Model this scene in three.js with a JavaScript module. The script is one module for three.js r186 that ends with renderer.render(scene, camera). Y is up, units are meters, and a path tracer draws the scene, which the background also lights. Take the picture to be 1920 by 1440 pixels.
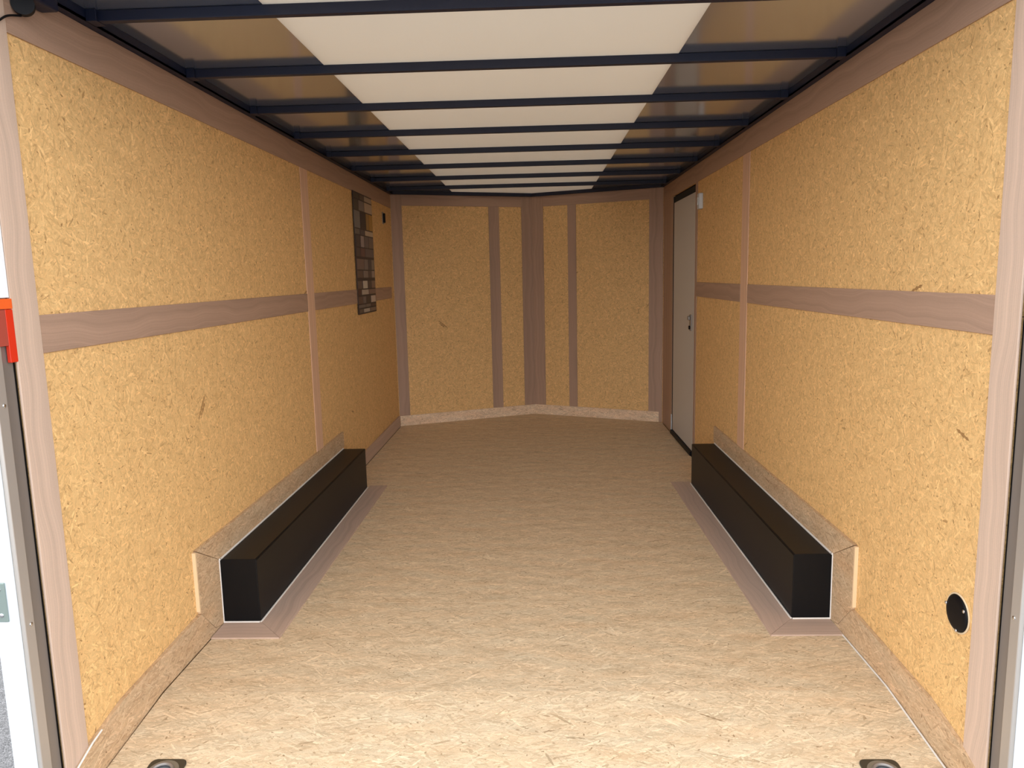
import * as THREE from 'three';
import { RoundedBoxGeometry } from 'three/addons/geometries/RoundedBoxGeometry.js';
import { mergeGeometries as joinRaw } from 'three/addons/utils/BufferGeometryUtils.js';

// ───────────────────────── camera, sky, exposure ─────────────────────────
const scene = new THREE.Scene();
const camera = new THREE.PerspectiveCamera(2 * Math.atan(720 / 1387.2) * 180 / Math.PI, 4 / 3, 0.05, 200);
camera.rotation.order = 'YXZ';
camera.position.set(0.0764, 1.3636, 0);
camera.rotation.set(-8.3148 * Math.PI / 180, 2.0279 * Math.PI / 180, -1.2945 * Math.PI / 180);
scene.add(camera);

const renderer = new THREE.WebGLRenderer({ antialias: true });
renderer.toneMapping = THREE.LinearToneMapping;
renderer.toneMappingExposure = 3.85;
renderer.shadowMap.enabled = true;
renderer.shadowMap.type = THREE.PCFSoftShadowMap;

// hazy daylight, the same all round: brightest at the horizon, paler overhead
{
  const w = 64, h = 32, d = new Float32Array(w * h * 4);
  for (let j = 0; j < h; j++) {
    const el = ((j + 0.5) / h - 0.5) * Math.PI;                       // elevation, row 0 is the nadir
    const b = el > 0 ? 0.55 + 1.05 * Math.exp(-3.2 * Math.sin(el)) : 0.45;
    for (let i = 0; i < w; i++) d.set([b * 0.97, b, b * 1.05, 1], (j * w + i) * 4);
  }
  const sky = new THREE.DataTexture(d, w, h, THREE.RGBAFormat, THREE.FloatType);
  sky.mapping = THREE.EquirectangularReflectionMapping;
  sky.magFilter = sky.minFilter = THREE.LinearFilter;
  sky.needsUpdate = true;
  scene.background = sky; scene.environment = sky;
}

// ───────────────────────── helpers ─────────────────────────
const mergeGeometries = (gs) => joinRaw(gs.map((g) => (g.index ? g.toNonIndexed() : g)));
let seed = 20240611;
const rnd = () => { seed = (seed + 0x6D2B79F5) | 0; let t = Math.imul(seed ^ (seed >>> 15), 1 | seed); t = (t + Math.imul(t ^ (t >>> 7), 61 | t)) ^ t; return ((t ^ (t >>> 14)) >>> 0) / 4294967296; };
const rr = (a, b) => a + (b - a) * rnd();
const used = {};
function numbered(n) { const k = used[n] = (used[n] ?? -1) + 1; return k ? `${n}_${String(k).padStart(3, '0')}` : n; }
function tag(o, label, category, group, kind) {
  if (label) o.userData.label = label;
  if (category) o.userData.category = category;
  if (group) o.userData.group = group;
  if (kind) o.userData.kind = kind;
  return o;
}
function thing(name, label, category, [x, y, z] = [0, 0, 0], group, kind) {
  const o = new THREE.Group(); o.name = numbered(name); o.position.set(x, y, z); scene.add(o);
  return tag(o, label, category, group, kind);
}
function part(name, geo, m, parent, label) {                            // geo is in world metres; the parent may stand anywhere
  const o = new THREE.Mesh(geo, m); o.castShadow = o.receiveShadow = true;
  o.name = parent ? numbered(name) : numbered(name);
  if (parent) { let p = new THREE.Vector3(); parent.updateWorldMatrix(true, false); p.setFromMatrixPosition(parent.matrixWorld); o.geometry.translate(-p.x, -p.y, -p.z); parent.add(o); } else scene.add(o);
  if (label) o.userData.label = label;
  return o;
}
function uvm(g, along = 'z', tile = 1, ou = 0, ov = 0, flip = 1) {      // uv in metres / tile; u runs along the grain
  const P = g.attributes.position, N = g.attributes.normal, uv = new Float32Array(P.count * 2), A = ['x', 'y', 'z'];
  for (let i = 0; i < P.count; i++) {
    const n = [Math.abs(N.getX(i)), Math.abs(N.getY(i)), Math.abs(N.getZ(i))], p = { x: P.getX(i), y: P.getY(i), z: P.getZ(i) };
    const k = n.indexOf(Math.max(...n)), rest = A.filter((_, q) => q !== k);
    const u = rest.includes(along) ? along : rest[0], v = rest.find((q) => q !== u);
    uv[i * 2] = (p[u] * flip + ou) / tile; uv[i * 2 + 1] = (p[v] + ov) / tile;
  }
  g.setAttribute('uv', new THREE.BufferAttribute(uv, 2));
  return g;
}
function box(x0, x1, y0, y1, z0, z1, r = 0) {
  const w = Math.abs(x1 - x0), h = Math.abs(y1 - y0), d = Math.abs(z1 - z0);
  const g = r ? new RoundedBoxGeometry(w, h, d, 2, Math.min(r, w / 2.05, h / 2.05, d / 2.05)) : new THREE.BoxGeometry(w, h, d);
  return g.translate((x0 + x1) / 2, (y0 + y1) / 2, (z0 + z1) / 2);
}
// a flat board cut to an outline; pts are [z, y] for a board on a side wall (faces x), thickness t from x0 towards x0 + t
function wallBoard(pts, x0, t) {
  const s = new THREE.Shape(pts.map(([z, y]) => new THREE.Vector2(-z, y)));
  const g = new THREE.ExtrudeGeometry(s, { depth: Math.abs(t), bevelEnabled: false });   // in (−z, y), extruded along +z
  g.rotateY(Math.PI / 2);                                                // (a, y, d) -> x = d, z = -a
  g.translate(t > 0 ? x0 : x0 + t, 0, 0);
  return g.toNonIndexed ? g : g;
}
// pts are [x, z] for a board lying flat, its top at y1
function floorBoard(pts, y0, y1) {
  const s = new THREE.Shape(pts.map(([x, z]) => new THREE.Vector2(x, -z)));
  const g = new THREE.ExtrudeGeometry(s, { depth: y1 - y0, bevelEnabled: false });
  g.rotateX(-Math.PI / 2);
  return g.translate(0, y0, 0);
}
function bead(points, r, seg = 6) {
  const gs = [];
  for (let i = 0; i + 1 < points.length; i++) gs.push(new THREE.TubeGeometry(new THREE.LineCurve3(new THREE.Vector3(...points[i]), new THREE.Vector3(...points[i + 1])), 1, r, seg, false));
  return mergeGeometries(gs);
}

// ───────────────────────── textures ─────────────────────────
const S = 2048;
function toTexture(buf, w, h, srgb = true) {
  const t = new THREE.DataTexture(buf, w, h, THREE.RGBAFormat, THREE.UnsignedByteType);
  if (srgb) t.colorSpace = THREE.SRGBColorSpace;
  t.wrapS = t.wrapT = THREE.RepeatWrapping; t.magFilter = THREE.LinearFilter; t.minFilter = THREE.LinearMipmapLinearFilter; t.generateMipmaps = true; t.needsUpdate = true;
  return t;
}
// strand board: thousands of overlapping wood flakes, each with its own tone and a little grain
function strandBoard({ tile, base, spread, flakes, lenMM, widMM, along = null, specks, long = [], hue = 0.35, mottle = 0 }) {
  const px = S / tile / 1000, f = new Float32Array(S * S).fill(0), hu = new Float32Array(S * S).fill(0);
  function strand(cx, cy, L, W, a, tone, h, fray) {
    const c = Math.cos(a), s = Math.sin(a), R = Math.ceil((Math.abs(c) * L + Math.abs(s) * W) / 2) + 1, Q = Math.ceil((Math.abs(s) * L + Math.abs(c) * W) / 2) + 1;
    const ph = rr(0, 6.28), fr = rr(0.5, 1.4);
    for (let y = -Q; y <= Q; y++) for (let x = -R; x <= R; x++) {
      const u = x * c + y * s, v = -x * s + y * c, e = W / 2 * (1 - Math.pow(Math.abs(2 * u / L), 3)) * (1 + fray * Math.sin(u * 0.35 + ph));
      if (Math.abs(u) > L / 2 || Math.abs(v) > e) continue;
      const i = (((cy + y) | 0) & (S - 1)) * S + (((cx + x) | 0) & (S - 1));
      f[i] = tone + 0.035 * Math.sin(v * fr * 2.1 + ph) ; hu[i] = h;
    }
  }
  for (let k = 0; k < flakes; k++) {
    const a = along === null ? rr(0, Math.PI) : along + (rnd() + rnd() + rnd() - 1.5) * 0.9;
    let tone = (rnd() + rnd() + rnd() - 1.5) * spread;
    if (rnd() < 0.03) tone -= spread * rr(0.6, 1.4);
    strand(rr(0, S), rr(0, S), rr(...lenMM) * px, rr(...widMM) * px, a, tone, rr(-1, 1), 0.25);
  }
  for (let k = 0; k < specks; k++) strand(rr(0, S), rr(0, S), rr(4, 14) * px, rr(2.2, 5) * px, rr(0, 3.14), -rr(0.10, 0.30), rr(0, 1), 0.3);
  for (const [u, v, L, W, a, t] of long) strand(((u / tile) % 1 + 1) % 1 * S, ((v / tile) % 1 + 1) % 1 * S, L * px, W * px, a, t, 1, 0.35);
  if (mottle) {                                                          // patches of paler, pinker or greener wood a hand wide
    const wv = Array.from({ length: 26 }, () => [Math.round(rr(-9, 9)), Math.round(rr(4, 26)), rr(0, 6.28), rr(0.4, 1), rr(-1, 1)]);
    for (let y = 0; y < S; y++) for (let x = 0; x < S; x++) {
      let a = 0, b = 0; const X1 = x / S * 6.2832, Y1 = y / S * 6.2832;
      for (let k = 0; k < 26; k++) { const q = wv[k], v = Math.sin(X1 * q[0] + Y1 * q[1] + q[2]); a += v * q[3]; b += v * q[4]; }
      f[y * S + x] += mottle * a / 5; hu[y * S + x] += 0.8 * b / 3;
    }
  }
  const out = new Uint8Array(S * S * 4);
  for (let i = 0; i < S * S; i++) {
    const q = 1 + f[i] + (rnd() - 0.5) * 0.07, h = hu[i] * hue * 0.05;
    out[i * 4] = Math.max(0, Math.min(255, base[0] * q * (1 + h * 0.3))); out[i * 4 + 1] = Math.max(0, Math.min(255, base[1] * (q + (q - 1) * 0.15) * (1 - h * 0.4))); out[i * 4 + 2] = Math.max(0, Math.min(255, base[2] * (q + (q - 1) * 0.35) * (1 - h))); out[i * 4 + 3] = 255;
  }
  return toTexture(out, S, S);
}
// plywood strip: streaks along u
function streaks(w, h, base, amp, ampFine) {
  const out = new Uint8Array(w * h * 4), rowA = new Float32Array(h), rowB = new Float32Array(h);
  for (let k = 1; k < 40; k++) { const p = rr(0, 6.28), a = rr(0.3, 1) / Math.sqrt(k); for (let y = 0; y < h; y++) rowA[y] += a * Math.sin(2 * Math.PI * k * y / h + p); }
  for (let y = 0; y < h; y++) rowB[y] = rnd() - 0.5;
  const wob = [rr(0, 6), rr(0, 6), rr(0, 6)];
  for (let y = 0; y < h; y++) for (let x = 0; x < w; x++) {
    const t = 2 * Math.PI * x / w, yy = y + 5 * Math.sin(t + wob[0]) + 3 * Math.sin(2 * t + wob[1]) + 1.5 * Math.sin(5 * t + wob[2]);
    const y0 = ((Math.floor(yy) % h) + h) % h, y1 = (y0 + 1) % h, fr = yy - Math.floor(yy);
    const v = 1 + amp * 0.3 * (rowA[y0] * (1 - fr) + rowA[y1] * fr) + ampFine * (rowB[y0] * (1 - fr) + rowB[y1] * fr) * (0.7 + 0.3 * Math.sin(3 * t + y0)) + (rnd() - 0.5) * 0.03;
    for (let c = 0; c < 3; c++) out[(y * w + x) * 4 + c] = Math.max(0, Math.min(255, base[c] * v));
    out[(y * w + x) * 4 + 3] = 255;
  }
  return toTexture(out, w, h);
}
const WT = 2.5;                                                         // metres per tile of the wall board
const wallTex = strandBoard({ tile: WT, base: [226, 184, 124], spread: 0.092, flakes: 110000, lenMM: [9, 46], widMM: [2.6, 8], specks: 3000,
  long: [[0.45, 0.86, 120, 13, 2.25, -0.22], [0.44, 0.85, 70, 7, 2.3, -0.32], [1.15, 1.7, 70, 9, -0.3, -0.3], [1.9, 0.5, 55, 8, 1.2, -0.28], [1.6, 1.2, 60, 7, 0.5, -0.25]] });
const FT = 2.2;
const floorTex = strandBoard({ tile: FT, base: [216, 192, 158], spread: 0.10, flakes: 90000, lenMM: [14, 75], widMM: [2.4, 8], specks: 1600, along: 0, mottle: 0.022,
  long: [[0.3, 0.9, 120, 7, 0.3, -0.3], [1.2, 1.5, 100, 6, -0.25, -0.3], [1.7, 0.4, 90, 6, 0.5, -0.25]] });
const trimTex = streaks(1024, 512, [226, 198, 176], 0.07, 0.10);

// ───────────────────────── materials ─────────────────────────
const std = (o) => new THREE.MeshStandardMaterial(o);
const M = {
  wall: std({ map: wallTex, bumpMap: wallTex, bumpScale: 0.0004, roughness: 0.72 }),
  floor: std({ map: floorTex, bumpMap: floorTex, bumpScale: 0.0005, roughness: 0.62 }),
  edging: std({ map: floorTex, color: 0xeadfd6, bumpMap: floorTex, bumpScale: 0.0008, roughness: 0.8 }),
  edgingPale: std({ map: floorTex, color: new THREE.Color().setRGB(1.16, 1.12, 1.18), bumpMap: floorTex, bumpScale: 0.0008, roughness: 0.8 }),
  trim: std({ map: trimTex, color: 0xc3b8b2, bumpMap: trimTex, bumpScale: 0.0002, roughness: 0.6 }),
  trimFloor: std({ map: trimTex, color: 0xd9d7d9, bumpMap: trimTex, bumpScale: 0.0002, roughness: 0.6 }),
  trimRear: std({ map: trimTex, color: 0xe8e7e7, bumpMap: trimTex, bumpScale: 0.0002, roughness: 0.6 }),
  trimPale: std({ map: trimTex, color: 0xf7e6d6, bumpMap: trimTex, bumpScale: 0.0002, roughness: 0.6 }),
  rawEdge: std({ color: 0xe6c9a0, roughness: 0.85 }),
  steel: std({ color: 0x0b1530, roughness: 0.5, metalness: 0.0 }),
  black: new THREE.MeshPhysicalMaterial({ color: 0x0b0b0d, roughness: 0.42, specularIntensity: 0.45 }),
  blackCore: std({ color: 0x08080a, roughness: 0.8 }),
  caulk: std({ color: 0xe2dcd4, roughness: 0.55 }),
  sheet: std({ color: 0xd2e0f4, roughness: 0.14, metalness: 0.9 }),
  liner: new THREE.MeshPhysicalMaterial({ color: 0xf0ece4, roughness: 0.95, transmission: 0.33, thickness: 0 }),
  alu: std({ color: 0x928b85, roughness: 0.45, metalness: 0.55 }),
  aluLight: std({ color: 0xbdb6ae, roughness: 0.4, metalness: 0.5 }),
  white: std({ color: 0xd2d8dc, roughness: 0.4 }),
  doorSkin: std({ color: 0xc9c6c2, roughness: 0.45 }),
  gap: std({ color: 0x1d1a18, roughness: 0.9 }),
  plastic: new THREE.MeshPhysicalMaterial({ color: 0x08080c, roughness: 0.5, specularIntensity: 0.4 }),
  chrome: std({ color: 0xd8dade, roughness: 0.25, metalness: 1.0 }),
  galv: std({ color: 0x8e9c96, roughness: 0.45, metalness: 0.6 }),
  red: std({ color: 0xd8341a, roughness: 0.35 }),
  redDull: std({ color: 0xa8483a, roughness: 0.5 }),
  orange: std({ color: 0xf0662a, roughness: 0.35 }),
  tapeWhite: std({ color: 0xf2f5f8, roughness: 0.35 }),
};

// ───────────────────────── the trailer shell ─────────────────────────
const X = 1.22, H = 2.107, ROOF = 2.138, ZR = -1.70, ZC = -6.74, ZN = -7.27, XN = 0.05, SEAM = -4.235, MID0 = 1.19, MID1 = 1.29, OUT = 1.285;
const tailY = (z) => z > -2.278 ? -0.10 * (z + 2.278) : 0;                // the floor falls towards the opening

// ground outside
{
  const n = 512, b = new Uint8Array(n * n * 4);
  for (let i = 0; i < n * n; i++) { const v = 118 + (rnd() - 0.5) * 70 + (rnd() < 0.06 ? 45 : 0) - (rnd() < 0.06 ? 45 : 0); b[i * 4] = v; b[i * 4 + 1] = v * 0.985; b[i * 4 + 2] = v * 0.98; b[i * 4 + 3] = 255; }
  const t = toTexture(b, n, n), g = new THREE.PlaneGeometry(80, 80).rotateX(-Math.PI / 2).translate(0, -0.62, 0);
  uvm(g, 'x', 1.6);
  tag(part('ground', g, std({ map: t, bumpMap: t, bumpScale: 0.004, roughness: 0.95 })), 'grey asphalt ground outside the open trailer', 'ground', null, 'structure');
}

for (const s of [-1, 1]) {
  const side = s < 0 ? 'left' : 'right';
  const wall = thing(`wall_${side}`, `${side} side wall of tan strand board panels${s > 0 ? ' with a side door' : ''}`, 'wall', [s * X, 0, (ZR + ZC) / 2], null, 'structure');
  const at = (x) => s * x;
  part('outer_skin', box(at(OUT - 0.02), at(OUT), -0.3, 2.24, ZR - 0.01, ZC), M.white, wall);
  part('stud_backing', box(at(X + 0.013), at(OUT - 0.021), -0.02, H + 0.06, ZR - 0.02, s > 0 ? -5.36 : ZC), M.gap, wall);
  if (s > 0) { part('stud_backing', box(at(X + 0.013), at(OUT - 0.021), -0.02, H + 0.06, -6.285, ZC), M.gap, wall); part('stud_backing', box(at(X + 0.013), at(OUT - 0.021), 1.99, H + 0.06, -5.36, -6.284), M.gap, wall); }
  const P = (y0, y1, z0, z1, ou, ov, f) => part('osb_panel', uvm(box(at(X), at(X + 0.012), y0, y1, z0, z1), 'z', WT, ou, ov, f), M.wall, wall);
  // panel 1 is nearest the opening; uv offsets set where its strands fall
  P(-0.09, 1.24 - 0.001, -1.80, SEAM + 0.001, s < 0 ? 3.22 : 3.145, s < 0 ? -0.03 : 0.788, 1);
  P(1.24 + 0.001, H + 0.02, -1.80, SEAM + 0.001, s < 0 ? 0.31 : 1.37, 0.4, s < 0 ? 1 : -1);
  const zEnd = s < 0 ? ZC : -5.405;
  P(-0.01, 1.24 - 0.001, SEAM - 0.001, zEnd, s < 0 ? 1.1 : 0.7, 1.25, -1);
  P(1.24 + 0.001, H + 0.02, SEAM - 0.001, zEnd, s < 0 ? 0.2 : 1.9, 0.9, 1);
  if (s > 0) { P(1.985, H + 0.02, -5.407, -6.281, 0, 0.2, 1); P(-0.01, H + 0.02, -6.283, ZC, 0.4, 0.9, 1); }

  // flat plywood strips on the wall
  const strip = (n, y0, y1, z0, z1, along, label, m = M.trim, t = 0.005) => tag(part(n, uvm(box(at(X - t), at(X - 0.0005), y0, y1, z0, z1, 0.002), along, 1, rr(0, 1), rr(0, 1)), m), label, 'trim', null, 'structure');
  strip('trim_1', 1.985, H, -1.885, ZC + 0.01, 'z', `brown plywood strip along the top of the ${side} wall under the roof rail`);
  if (s < 0) {
    strip('trim_2', MID0, MID1, -1.886, SEAM + 0.066, 'z', 'horizontal brown plywood strip on the left wall between the opening and the panel seam');
    strip('trim_2', MID0, MID1, SEAM - 0.066, ZC + 0.11, 'z', 'horizontal brown plywood strip on the left wall running behind the tall poster');
  } else {
    strip('trim_2', MID0, MID1, -1.886, -4.07, 'z', 'horizontal brown plywood strip on the right wall between the opening and the panel seam');
    strip('trim_2', MID0, MID1, -4.21, -5.36, 'z', 'horizontal brown plywood strip on the right wall ending at the side door');
  }
  const zs = s < 0 ? [-4.17, -4.30] : [-4.075, -4.205];
  strip('trim_3', s < 0 ? 0.36 : 0.365, 1.985, zs[0], zs[1], 'y', `pale vertical plywood strip over the panel seam in the ${side} wall`, M.trimPale);
  strip('trim_4', -0.05, H, -1.785, -1.885, 'y', `pinkish plywood strip up the ${side} wall at the rear opening`, M.trimRear, 0.007);
  if (s > 0) { strip('trim_5', 0.0, 1.985, -5.352, -5.415, 'y', 'narrow brown plywood strip on the wall along the near edge of the side door'); strip('trim_5', 0.0, 1.985, -6.2825, ZC + 0.02, 'y', 'brown plywood strip between the side door and the front corner'); }
  else tag(part('baseboard_left', uvm(box(-X + 0.0005, -X + 0.0145, 0, 0.10, -4.74, ZC + 0.02, 0.002), 'z', 1, 0.3, 0.2), M.trimFloor), 'low brown plywood strip at the foot of the left wall ahead of the wheel box', 'baseboard', null, 'structure');

  // strand board edging round the wheel box and down to the opening
  const eb = thing(`baseboard_${side}`, `greyish strand board edging on the ${side} wall round the wheel box and back to the opening`, 'baseboard', [s * X, 0, -2.7], null, 'structure');
  const t = -s * 0.013;
  const board = (pts) => part('edging_board', uvm(wallBoard(pts, s * (X - 0.0005), t), 'z', FT, rr(0, 2), rr(0, 2)), M.edging, eb);
  board([[-1.786, 0.038], [-1.895, 0.076], [-2.06, 0.108], [-2.594, 0.128], [-2.70, 0.02], [-2.775, 0], [-2.278, 0.0], [-1.786, -0.058]].reverse());
  board([[-2.594, 0.13], [-2.594, 0.372], [-2.775, 0.272], [-2.775, 0.001], [-2.702, 0.021]]);
  board([[-2.597, 0.374], [-4.73, 0.374], [-4.73, 0.272], [-2.778, 0.272]].reverse());
  part('raw_edge', box(s * (X - 0.0005), s * (X - 0.0135), 0.14, 0.37, -2.586, -2.5935), M.rawEdge, eb, 'pale raw cut edge');

  // caulk along the floor edge
  tag(part('caulk_line', s > 0 ? bead([[1.203, 0.003, -2.76], [1.203, 0.003, -2.3], [1.20, tailY(-1.9) + 0.003, -1.9]], 0.003) : bead([[-1.2065, 0.039, -1.788], [-1.2065, 0.077, -1.895], [-1.2065, 0.086, -1.94]], 0.0032), M.caulk), s > 0 ? 'white caulk line along the right edge of the floor beside the baseboard' : 'thin white caulk line on top of the left baseboard at the opening', 'caulk', null, 'structure');

  // dark rail where the wall meets the roof
  const rail = mergeGeometries([box(at(X + 0.03), at(X - 0.034), H, H + 0.006, ZR - 0.16, ZC), box(at(X - 0.034), at(X - 0.029), H, ROOF - 0.0005, ZR - 0.16, ZC), box(at(X + 0.03), at(X - 0.028), H + 0.006, ROOF - 0.0005, ZR - 0.16, ZC)]);
  tag(part('roof_rail', rail, M.steel), `dark navy steel rail between the roof and the top of the ${side} wall`, 'rail', null, 'structure');
}

// floor: strand board sheets, a falling last sheet at the opening
{
  const f = thing('floor', 'tan strand board floor of the trailer', 'floor', [0, 0, -4.2], null, 'structure');
  const w = X - 0.012, wl = X - 0.0178, sheets = [[-2.281, -2.958], [-2.960, -4.178], [-4.180, -5.398], [-5.400, -6.618]];
  sheets.forEach(([a, b], i) => part('floor_sheet', uvm(box(-wl, w, -0.02, 0, a, b), 'x', FT, i * 0.53, i * 0.77), M.floor, f));
  part('floor_sheet', uvm(floorBoard([[-wl, -6.62], [w, -6.62], [w, ZC], [XN, ZN], [-wl, ZC]], -0.02, 0), 'x', FT, 0.2, 1.3), M.floor, f);
  const tail = box(-wl, w, -0.02, 0, 0, 0.56);
  tail.applyMatrix4(new THREE.Matrix4().makeRotationX(Math.atan(0.10)).setPosition(0, 0, -2.278));
  part('floor_sheet', uvm(tail, 'x', FT, 1.1, 0.35), M.floor, f);
  part('underfloor', floorBoard([[-OUT + 0.022, -2.3], [OUT - 0.022, -2.3], [OUT - 0.022, ZC], [XN, ZN - 0.06], [-OUT + 0.022, ZC]], -0.16, -0.021), M.gap, f);
  const tu = box(-OUT + 0.022, OUT - 0.022, -0.16, -0.024, 0, 0.58);
  tu.applyMatrix4(new THREE.Matrix4().makeRotationX(Math.atan(0.10)).setPosition(0, 0, -2.278));
  part('underfloor', tu, M.gap, f);
}

// front wall: a shallow V of two leaves
{
  const fw = thing('wall_front', 'front wall of tan strand board, a shallow V meeting in the middle', 'wall', [XN, 0, ZN], null, 'structure');
  const leaves = [[[-X, ZC], [XN, ZN]], [[X, ZC], [XN, ZN]]];
  // a board on a leaf: a, b are distances from the corner (m), faces the opening
  function onLeaf(k, a, b, y0, y1, t, back, along, tile, ou, ov) {
    const [[x0, z0], [x1, z1]] = leaves[k], L = Math.hypot(x1 - x0, z1 - z0), ang = Math.atan2(-(z1 - z0), x1 - x0);
    const g = back ? new THREE.BoxGeometry(b - a, y1 - y0, t) : new RoundedBoxGeometry(b - a, y1 - y0, t, 1, 0.0015);
    uvm(g, along, tile, ou, ov);
    g.translate((a + b) / 2 * (k ? -1 : 1), (y0 + y1) / 2, back ? -t / 2 : t / 2);
    g.applyMatrix4(new THREE.Matrix4().makeRotationY(k ? -Math.atan2(z0 - z1, x0 - x1) : Math.atan2(z0 - z1, x1 - x0)).setPosition(x0, 0, z0));
    return g;
  }
  const L0 = Math.hypot(X + XN, ZN - ZC), L1 = Math.hypot(X - XN, ZN - ZC);
  for (const [k, L] of [[0, L0], [1, L1]]) {
    const cut = k ? 0.88 : 0.985;
    part('osb_panel', onLeaf(k, 0, cut, -0.01, H + 0.06, 0.012, true, 'y', WT, 0.6 + k, 0.9), M.wall, fw);
    part('osb_panel', onLeaf(k, cut + 0.002, L, -0.01, H + 0.06, 0.012, true, 'y', WT, 1.9 + k * 0.3, 0.2), M.wall, fw);
    part('outer_skin', onLeaf(k, -0.03, L + 0.01, -0.3, 2.24, 0.05, true, 'y', 1, 0, 0).translate(0, 0, -0.022), M.white, fw);
    const nm = k ? 'right' : 'left';
    tag(part('roof_rail', onLeaf(k, 0.0, L, H, ROOF - 0.0005, 0.03, false, 'x', 1, 0, 0), M.steel), `dark navy steel rail over the ${nm} half of the front wall`, 'rail', null, 'structure');
    const st = (a, b, y0, y1, along, label, t = 0.005) => tag(part('trim_6', onLeaf(k, a, b, y0, y1, t, false, along, 1, rr(0, 1), rr(0, 1)), M.trim), label, 'trim', null, 'structure');
    st(0.005, k ? 0.135 : 0.105, 0.0, H, 'y', `vertical brown plywood strip in the ${nm} corner of the front wall`);
    st(k ? 0.135 : 0.105, L - 0.10, 2.01, H, 'x', `brown plywood strip along the top of the ${nm} half of the front wall`, 0.0045);
    st(k ? 0.835 : 0.93, k ? 0.92 : 1.035, 0.095, 2.01, 'y', `narrow vertical brown plywood strip midway on the ${nm} half of the front wall`);
    st(L - 0.115, L - 0.001, 0.095, H, 'y', `${nm} half of the wide brown strip up the middle of the front wall`, 0.006);
    tag(part('baseboard_front', onLeaf(k, k ? 0.035 : 0.0, L - 0.002, 0.0, 0.095, 0.012, false, 'x', FT, k * 0.8, 0.5), M.edgingPale), `pale strand board strip at the foot of the ${nm} half of the front wall`, 'baseboard', null, 'structure');
  }
}

// ceiling: bright metal sheets at both sides of a white strip that lets a little daylight through
{
  const c = thing('ceiling', 'ceiling of shiny metal sheet with a white light-passing strip down the middle', 'ceiling', [0, ROOF, -4.3], null, 'structure');
  const lx = -0.682, rx = 0.60;
  const pan = (a, b, m, label) => part('ceiling_sheet', floorBoard([[a, ZR - 0.02], [b, ZR - 0.02], [b, b >= X ? ZC - 0.005 : ZC - 0.005 + (ZN - ZC) * Math.min(1, (X - Math.abs(b)) / X)], ...(a < 0 && b > 0 ? [[XN, ZN]] : []), [a, a <= -X ? ZC - 0.005 : ZC + (ZN - ZC) * (X - Math.abs(a)) / X]].reverse(), ROOF, ROOF + 0.006), m, c, label);
  pan(-X - 0.03, lx, M.sheet, 'shiny metal sheet left of the white strip');
  pan(rx, X + 0.03, M.sheet, 'shiny metal sheet right of the white strip');
  pan(lx - 0.0, rx + 0.0, M.liner, 'white light-passing roof strip');
  // the metal roof leaves the light-passing strip open to the sky
  part('roof_skin', floorBoard([[-OUT, ZR], [lx, ZR], [lx, ZN], [-OUT, ZC]].reverse(), ROOF + 0.0065, ROOF + 0.05), M.white, c);
  part('roof_skin', floorBoard([[rx, ZR], [OUT, ZR], [OUT, ZC], [rx, ZN]].reverse(), ROOF + 0.0065, ROOF + 0.05), M.white, c);
}

// roof bows
const bowWhich = ['nearest to the rear opening', 'second from the rear opening', 'third from the rear opening', 'fourth from the rear opening', 'fourth from the front wall', 'third from the front wall', 'second from the front wall', 'nearest to the front wall'];
for (let i = 0; i < 8; i++) {
  const z = -2.222 - 0.6085 * i;                                        // far edge of the bow
  const b = thing('roof_bow', `dark navy steel roof bow across the ceiling, ${bowWhich[i]}`, 'beam', [0, H, z + 0.0125], 'roof bows across the ceiling');
  const w = X - 0.0345;
  part('bow_channel', box(-w, w, H, ROOF - 0.0005, z, z + 0.026, 0.003), M.steel, b);
  for (const s of [-1, 1]) part('end_plate', box(s * w, s * (w - 0.03), H - 0.002, ROOF - 0.001, z - 0.012, z + 0.038, 0.0008), M.steel, b);
}

// rear frame: jambs, white rear faces, header
{
  const fr = thing('rear_frame', 'grey metal and white frame round the rear opening', 'frame', [0, -0.3, ZR], null, 'structure');
  for (const s of [-1, 1]) {
    part('jamb', box(s * (X + 0.004), s * OUT, -0.3, 2.2, -1.736, -1.782), M.alu, fr);
    part('jamb_lip', box(s * (X - 0.006), s * OUT, -0.3, 2.2, ZR + 0.0005, -1.7365, 0.004), M.aluLight, fr, 'lighter outer lip');
    part('rear_face', box(s * (X + 0.004), s * OUT, -0.3, 2.3, ZR + 0.004, ZR + 0.0008, 0.001), M.white, fr, 'white painted rear face');
    for (const y of [0.52, 1.08, 1.62]) part('screw', new THREE.SphereGeometry(0.0055, 10, 6).scale(0.4, 1, 1).translate(s * (X - 0.0065), y, -1.722), M.chrome, fr);
  }
  part('header', box(-OUT, OUT, 2.115, 2.3, ZR, -1.83), M.white, fr);
}

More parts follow.
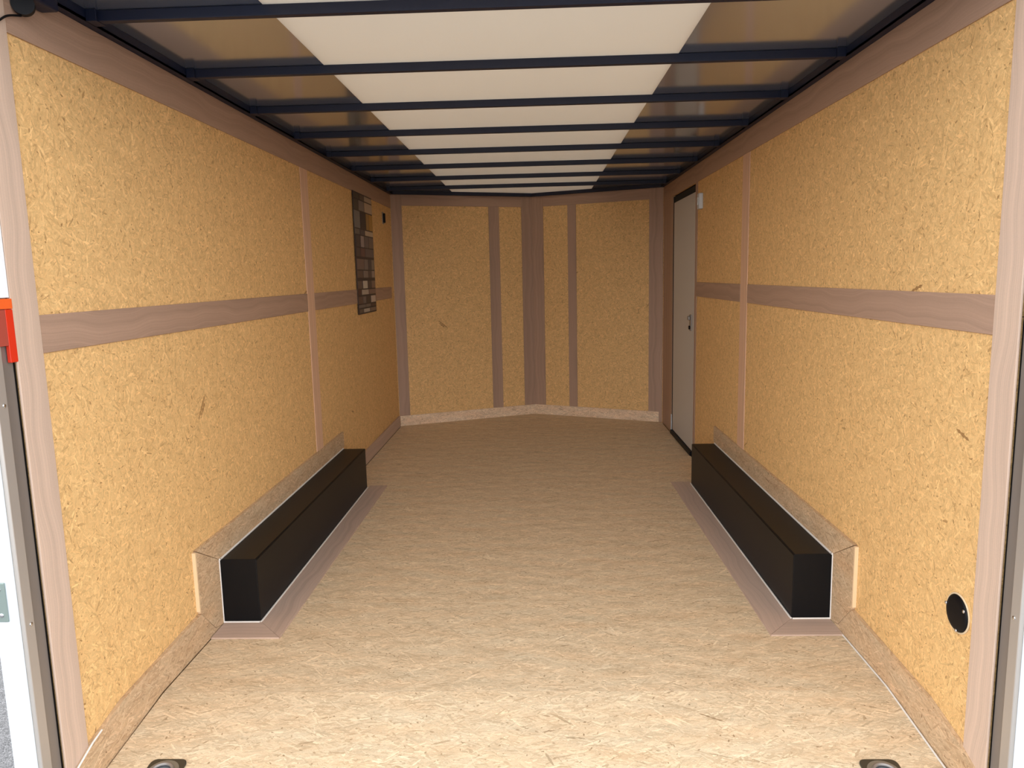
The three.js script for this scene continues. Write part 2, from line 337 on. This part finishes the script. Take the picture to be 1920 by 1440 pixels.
// ───────────────────────── wheel boxes ─────────────────────────
for (const s of [-1, 1]) {
  const side = s < 0 ? 'left' : 'right', z1 = -2.7835, z2 = -4.692, bw = 0.161, bh = 0.268, a = s * X, b = s * (X - bw);
  const wb = thing('wheel_box', `long black metal wheel box on the floor against the ${side} wall`, 'wheel box', [s * (X - bw / 2), 0, (z1 + z2) / 2], 'wheel boxes along the side walls');
  part('top_panel', box(a - s * 0.001, b + s * 0.004, bh - 0.01, bh, z1 - 0.002, z2, 0.003), M.black, wb);
  part('side_panel', box(b + s * 0.01, b, 0.002, bh - 0.004, z1 - 0.002, z2, 0.003), M.black, wb);
  part('end_panel', box(a - s * 0.001, b + s * 0.002, 0.002, bh - 0.002, z1, z1 - 0.008, 0.002), M.black, wb);
  part('end_panel', box(a - s * 0.001, b + s * 0.002, 0.002, bh - 0.002, z2 + 0.002, z2 - 0.006, 0.002), M.black, wb);
  part('core', box(a - s * 0.002, b + s * 0.009, 0.003, bh - 0.011, z1 - 0.01, z2 + 0.004), M.blackCore, wb);
  part('caulk_bead', bead([[a - s * 0.016, bh + 0.002, z2], [a - s * 0.016, bh + 0.002, z1], [a - s * 0.012, bh, z1 + 0.004], [a - s * 0.012, 0.006, z1 + 0.006], [b, 0.006, z1 + 0.006], [b - s * 0.004, 0.006, z1], [b - s * 0.004, 0.006, z2]], 0.0044), M.caulk, wb, 'white caulk bead round the foot');
  // flat strips on the floor round the box, mitred at the corner
  const xi = s * (X - 0.285), xb = b - s * 0.004;
  const p1 = [[xb, z1 + 0.004], [xi, -2.647], [xi, -4.735], [xb, -4.735]], p2 = [[s * 1.203, z1 + 0.004], [s * 1.203, -2.647], [xi + s * 0.002, -2.647], [xb + s * 0.001, z1 + 0.004]];
  tag(part('trim_7', uvm(floorBoard(s < 0 ? p1 : p1.slice().reverse(), 0.0005, 0.006), 'z', 1, rr(0, 1), rr(0, 1)), M.trimFloor), `flat brown strip on the floor along the long side of the ${side} wheel box`, 'trim', null, 'structure');
  tag(part('trim_8', uvm(floorBoard(s < 0 ? p2 : p2.slice().reverse(), 0.0005, 0.006), 'x', 1, rr(0, 1), rr(0, 1)), M.trimFloor), `flat brown strip on the floor across the near end of the ${side} wheel box`, 'trim', null, 'structure');
}

// ───────────────────────── side door ─────────────────────────
{
  const d = thing('door_1', 'grey white side door in the right wall near the front corner', 'door', [X, 0, -5.85], null, 'structure');
  const zA = -5.435, zB = -6.245, x0 = X - 0.002;
  part('door_leaf', box(x0, X + 0.03, 0.035, 1.925, zA, zB, 0.004), M.doorSkin, d);
  part('door_gap', mergeGeometries([box(X + 0.006, X + 0.05, 0, 1.975, zA + 0.028, zA + 0.001), box(X - 0.0015, X + 0.05, 0, 1.975, zB - 0.001, zB - 0.036), box(X + 0.006, X + 0.05, 1.927, 1.975, zA + 0.028, zB - 0.028)]), M.gap, d, 'dark gap round the door');
  part('threshold', box(X - 0.02, X + 0.03, 0.001, 0.033, zA, zB - 0.01, 0.004), M.plastic, d, 'black rubber threshold');
  part('door_frame', mergeGeometries([box(X - 0.007, X + 0.0, 0.0, 0.16, zB - 0.03, zB - 0.05)]), M.white, d, 'short white edge at the foot of the door frame');
  const h = part('door_handle', mergeGeometries([box(x0 - 0.008, x0, 0.93, 1.05, -5.50, -5.56, 0.003), box(x0 - 0.026, x0 - 0.008, 1.01, 1.04, -5.512, -5.548, 0.006)]), M.alu, d, 'metal latch handle');
  const lk = new THREE.Mesh(new THREE.CylinderGeometry(0.014, 0.014, 0.012, 20).rotateZ(Math.PI / 2), M.plastic); lk.name = 'lock'; lk.castShadow = lk.receiveShadow = true;
  lk.position.set(x0 - 0.012 - X, 0.955, -5.53 + 5.85); h.add(lk);
}

// ───────────────────────── things on the walls ─────────────────────────
{ // tall poster of small dark pictures
  const x = -X + 0.0055, P = thing('poster', 'tall narrow poster of small dark brown and grey pictures on the left wall', 'poster', [x, 1.54, -5.64]);
  part('sheet', box(x, x + 0.0025, 1.108, 1.99, -5.335, -5.945), std({ color: 0x3c302c, roughness: 0.6 }), P);
  const q = (za, zb, ya, yb, hex) => part('picture', box(x + 0.0024, x + 0.0045, ya, yb, za, zb), std({ color: hex, roughness: 0.55 }), P);
  const zz = (u) => -5.335 - 0.61 * u;
  // rows from the top: [y top, y bottom, [u0, u1, colour] ...]
  const rows = [
    [1.985, 1.945, [0.02, 0.30, 0x4a3c30], [0.33, 0.55, 0x5a4a40], [0.58, 0.98, 0xb09a84]],
    [1.94, 1.865, [0.02, 0.24, 0x4a4034], [0.27, 0.54, 0x85776e], [0.57, 0.98, 0xbda58c]],
    [1.86, 1.735, [0.02, 0.30, 0x807a74], [0.33, 0.60, 0x2e2426], [0.63, 0.78, 0xa07a44], [0.80, 0.98, 0xb4863e]],
    [1.73, 1.69, [0.02, 0.26, 0x6e6660], [0.29, 0.52, 0x54484a], [0.55, 0.98, 0xc0aa90]],
    [1.685, 1.60, [0.05, 0.27, 0x4c4040], [0.30, 0.46, 0xa08e88], [0.49, 0.70, 0x6c5e5c], [0.73, 0.97, 0x76645c]],
    [1.595, 1.53, [0.03, 0.24, 0x564644], [0.27, 0.48, 0x6a4844], [0.51, 0.97, 0x6a5c5c]],
    [1.515, 1.435, [0.04, 0.40, 0x7c665e], [0.43, 0.62, 0x82746e], [0.65, 0.80, 0x4e4446], [0.82, 0.97, 0x87786c]],
    [1.43, 1.375, [0.03, 0.33, 0x64504a], [0.36, 0.60, 0x887870], [0.63, 0.80, 0x5c4a46], [0.82, 0.97, 0xa08c80]],
    [1.355, 1.295, [0.03, 0.28, 0x62504a], [0.31, 0.54, 0xcabfae], [0.57, 0.75, 0x54423c], [0.78, 0.98, 0x82685c]],
    [1.29, 1.25, [0.03, 0.20, 0x4c2e28], [0.23, 0.58, 0xb8ab9c], [0.61, 0.98, 0x84685e]],
    [1.24, 1.185, [0.03, 0.25, 0x5c443e], [0.28, 0.42, 0x746660], [0.44, 0.68, 0x44342e], [0.71, 0.97, 0xc4b0a2]],
    [1.18, 1.155, [0.03, 0.38, 0x6c605c], [0.41, 0.66, 0x74665e], [0.70, 0.97, 0x5c4038]],
    [1.148, 1.118, [0.06, 0.26, 0x584a42], [0.29, 0.60, 0xb0a498], [0.64, 0.97, 0x7c665a]],
  ];
  for (const [ya, yb, ...cells] of rows) for (const [u0, u1, hex] of cells) q(zz(u0), zz(u1), yb, ya - 0.004, hex);
}
{ // small black fitting near the front corner
  const f = thing('wall_clip', 'small black clip high on the left wall next to the front corner', 'clip', [-X, 1.875, -6.41]);
  part('clip_body', box(-X, -X + 0.02, 1.835, 1.915, -6.395, -6.43, 0.006), M.plastic, f);
  part('clip_plate', box(-X, -X + 0.004, 1.825, 1.925, -6.37, -6.44, 0.0015), std({ color: 0x9a8a7a, roughness: 0.5 }), f, 'greyish mounting plate');
}
{ // light switch
  const f = thing('light_switch', 'small white light switch on the right wall beside the top of the side door', 'switch', [X, 1.84, -5.22]);
  part('switch_box', box(X, X - 0.028, 1.787, 1.893, -5.19, -5.255, 0.006), M.white, f);
  part('rocker', box(X - 0.028, X - 0.034, 1.815, 1.865, -5.208, -5.237, 0.002), M.white, f);
}
{ // round cover near the opening
  const cy = 0.42, cz = -1.957, f = thing('round_cover', 'round black cover with three screws low on the right wall near the opening', 'cover', [X, cy, cz]);
  const turn = (g) => g.rotateZ(Math.PI / 2).translate(X, cy, cz);
  part('cover_plate', turn(new THREE.LatheGeometry([[0, 0.012], [0.034, 0.0115], [0.046, 0.009], [0.051, 0.005], [0.052, 0.0], [0, 0]].map(([a, b]) => new THREE.Vector2(a, b)), 48)), M.plastic, f);
  part('rim', turn(new THREE.TorusGeometry(0.0535, 0.0028, 8, 48).rotateX(Math.PI / 2).translate(0, 0.002, 0)), std({ color: 0xd9c3a0, roughness: 0.6 }), f, 'pale bead round the cover');
  for (const [y, z] of [[0.43, -2.003], [0.443, -1.918], [0.374, -1.948]]) part('screw', new THREE.SphereGeometry(0.0052, 12, 8).scale(0.5, 1, 1).translate(X - 0.0105, y, z), M.chrome, f);
}
{ // red marker over a white reflector on the left jamb
  const f = thing('red_marker', 'red and white reflector marker on the left jamb of the rear opening', 'marker', [-X, 1.18, -1.74]);
  const seg = (n, y0, y1, z0, z1, x1, m, label) => part(n, box(-X - 0.002, x1, y0, y1, z0, z1, 0.0015), m, f, label);
  seg('red_lens', 1.18, 1.310, -1.762, -1.788, -X + 0.0075, M.red, 'bright red lens');
  seg('red_lens', 1.222, 1.310, -1.702, -1.7615, -X + 0.0075, M.redDull, 'dull red lens');
  seg('orange_edge', 1.311, 1.336, -1.702, -1.788, -X + 0.0085, M.orange, 'orange top edge');
  seg('white_reflector', 1.338, 1.60, -1.702, -1.7815, -X + 0.0075, M.tapeWhite, 'white reflector');
}
{ // plate on the left rear face
  const f = thing('latch_plate', 'grey green metal latch plate on the white rear face left of the opening', 'plate', [-1.27, 0.59, ZR + 0.004]);
  part('plate', box(-1.295, -1.248, 0.54, 0.642, ZR + 0.0042, ZR + 0.009, 0.002), M.galv, f);
  for (const y of [0.558, 0.625]) part('screw', new THREE.SphereGeometry(0.006, 12, 8).scale(1, 1, 0.5).translate(-1.263, y, ZR + 0.009), M.chrome, f);
}
{ // bracket at the top of the rear corner
  const f = thing('cable_bracket', 'dark rounded steel bracket at the top left corner of the opening', 'bracket', [-1.19, 2.06, -1.92]);
  part('bracket_arm', box(-1.214, -1.165, 2.075, 2.1065, -1.895, -2.03, 0.006), M.steel, f);
  part('pulley', new THREE.CylinderGeometry(0.026, 0.026, 0.02, 28).rotateX(Math.PI / 2).rotateY(0.5).translate(-1.195, 2.062, -1.93), M.plastic, f);
  part('cable', new THREE.TubeGeometry(new THREE.CatmullRomCurve3([[-1.2, 2.035, -1.925], [-1.206, 2.02, -1.88], [-1.211, 1.995, -1.845], [-1.211, 1.985, -1.81], [-1.214, 1.98, -1.76]].map((p) => new THREE.Vector3(...p))), 24, 0.0028, 8), M.plastic, f, 'thin dark cable');
}

// tie-down rings in the last floor sheet
for (const [x, side] of [[-1.027, 'left'], [1.024, 'right']]) {
  const z = -1.915, slope = Math.atan(0.10), y = -(z + 2.278) * 0.10;
  const r = thing('tie_down_ring', `grey steel tie-down ring in the floor at the ${side} rear corner by the opening`, 'tie-down ring', [x, y + 0.001, z], 'tie-down rings in the floor');
  r.rotation.x = slope;
  const add = (n, g, m) => { const o = new THREE.Mesh(g, m); o.name = numbered(n); o.castShadow = o.receiveShadow = true; r.add(o); return o; };
  const sh = new THREE.Shape(), w = 0.052, c = 0.02;
  sh.moveTo(-w + c, -w); sh.lineTo(w - c, -w); sh.quadraticCurveTo(w, -w, w, -w + c); sh.lineTo(w, w - c); sh.quadraticCurveTo(w, w, w - c, w); sh.lineTo(-w + c, w); sh.quadraticCurveTo(-w, w, -w, w - c); sh.lineTo(-w, -w + c); sh.quadraticCurveTo(-w, -w, -w + c, -w);
  add('surround', new THREE.ExtrudeGeometry(sh, { depth: 0.003, bevelEnabled: true, bevelSize: 0.002, bevelThickness: 0.002, bevelSegments: 2 }).rotateX(-Math.PI / 2), std({ color: 0x55544c, roughness: 0.4, metalness: 0.7 }));
  add('pan', new THREE.CylinderGeometry(0.046, 0.046, 0.003, 36).translate(0, 0.0055, 0), std({ color: 0x9aa2aa, roughness: 0.4, metalness: 0.9 }));
  add('ring', new THREE.TorusGeometry(0.032, 0.005, 10, 36).rotateX(Math.PI / 2).translate(0, 0.012, 0.006), M.alu);
}

renderer.render(scene, camera);
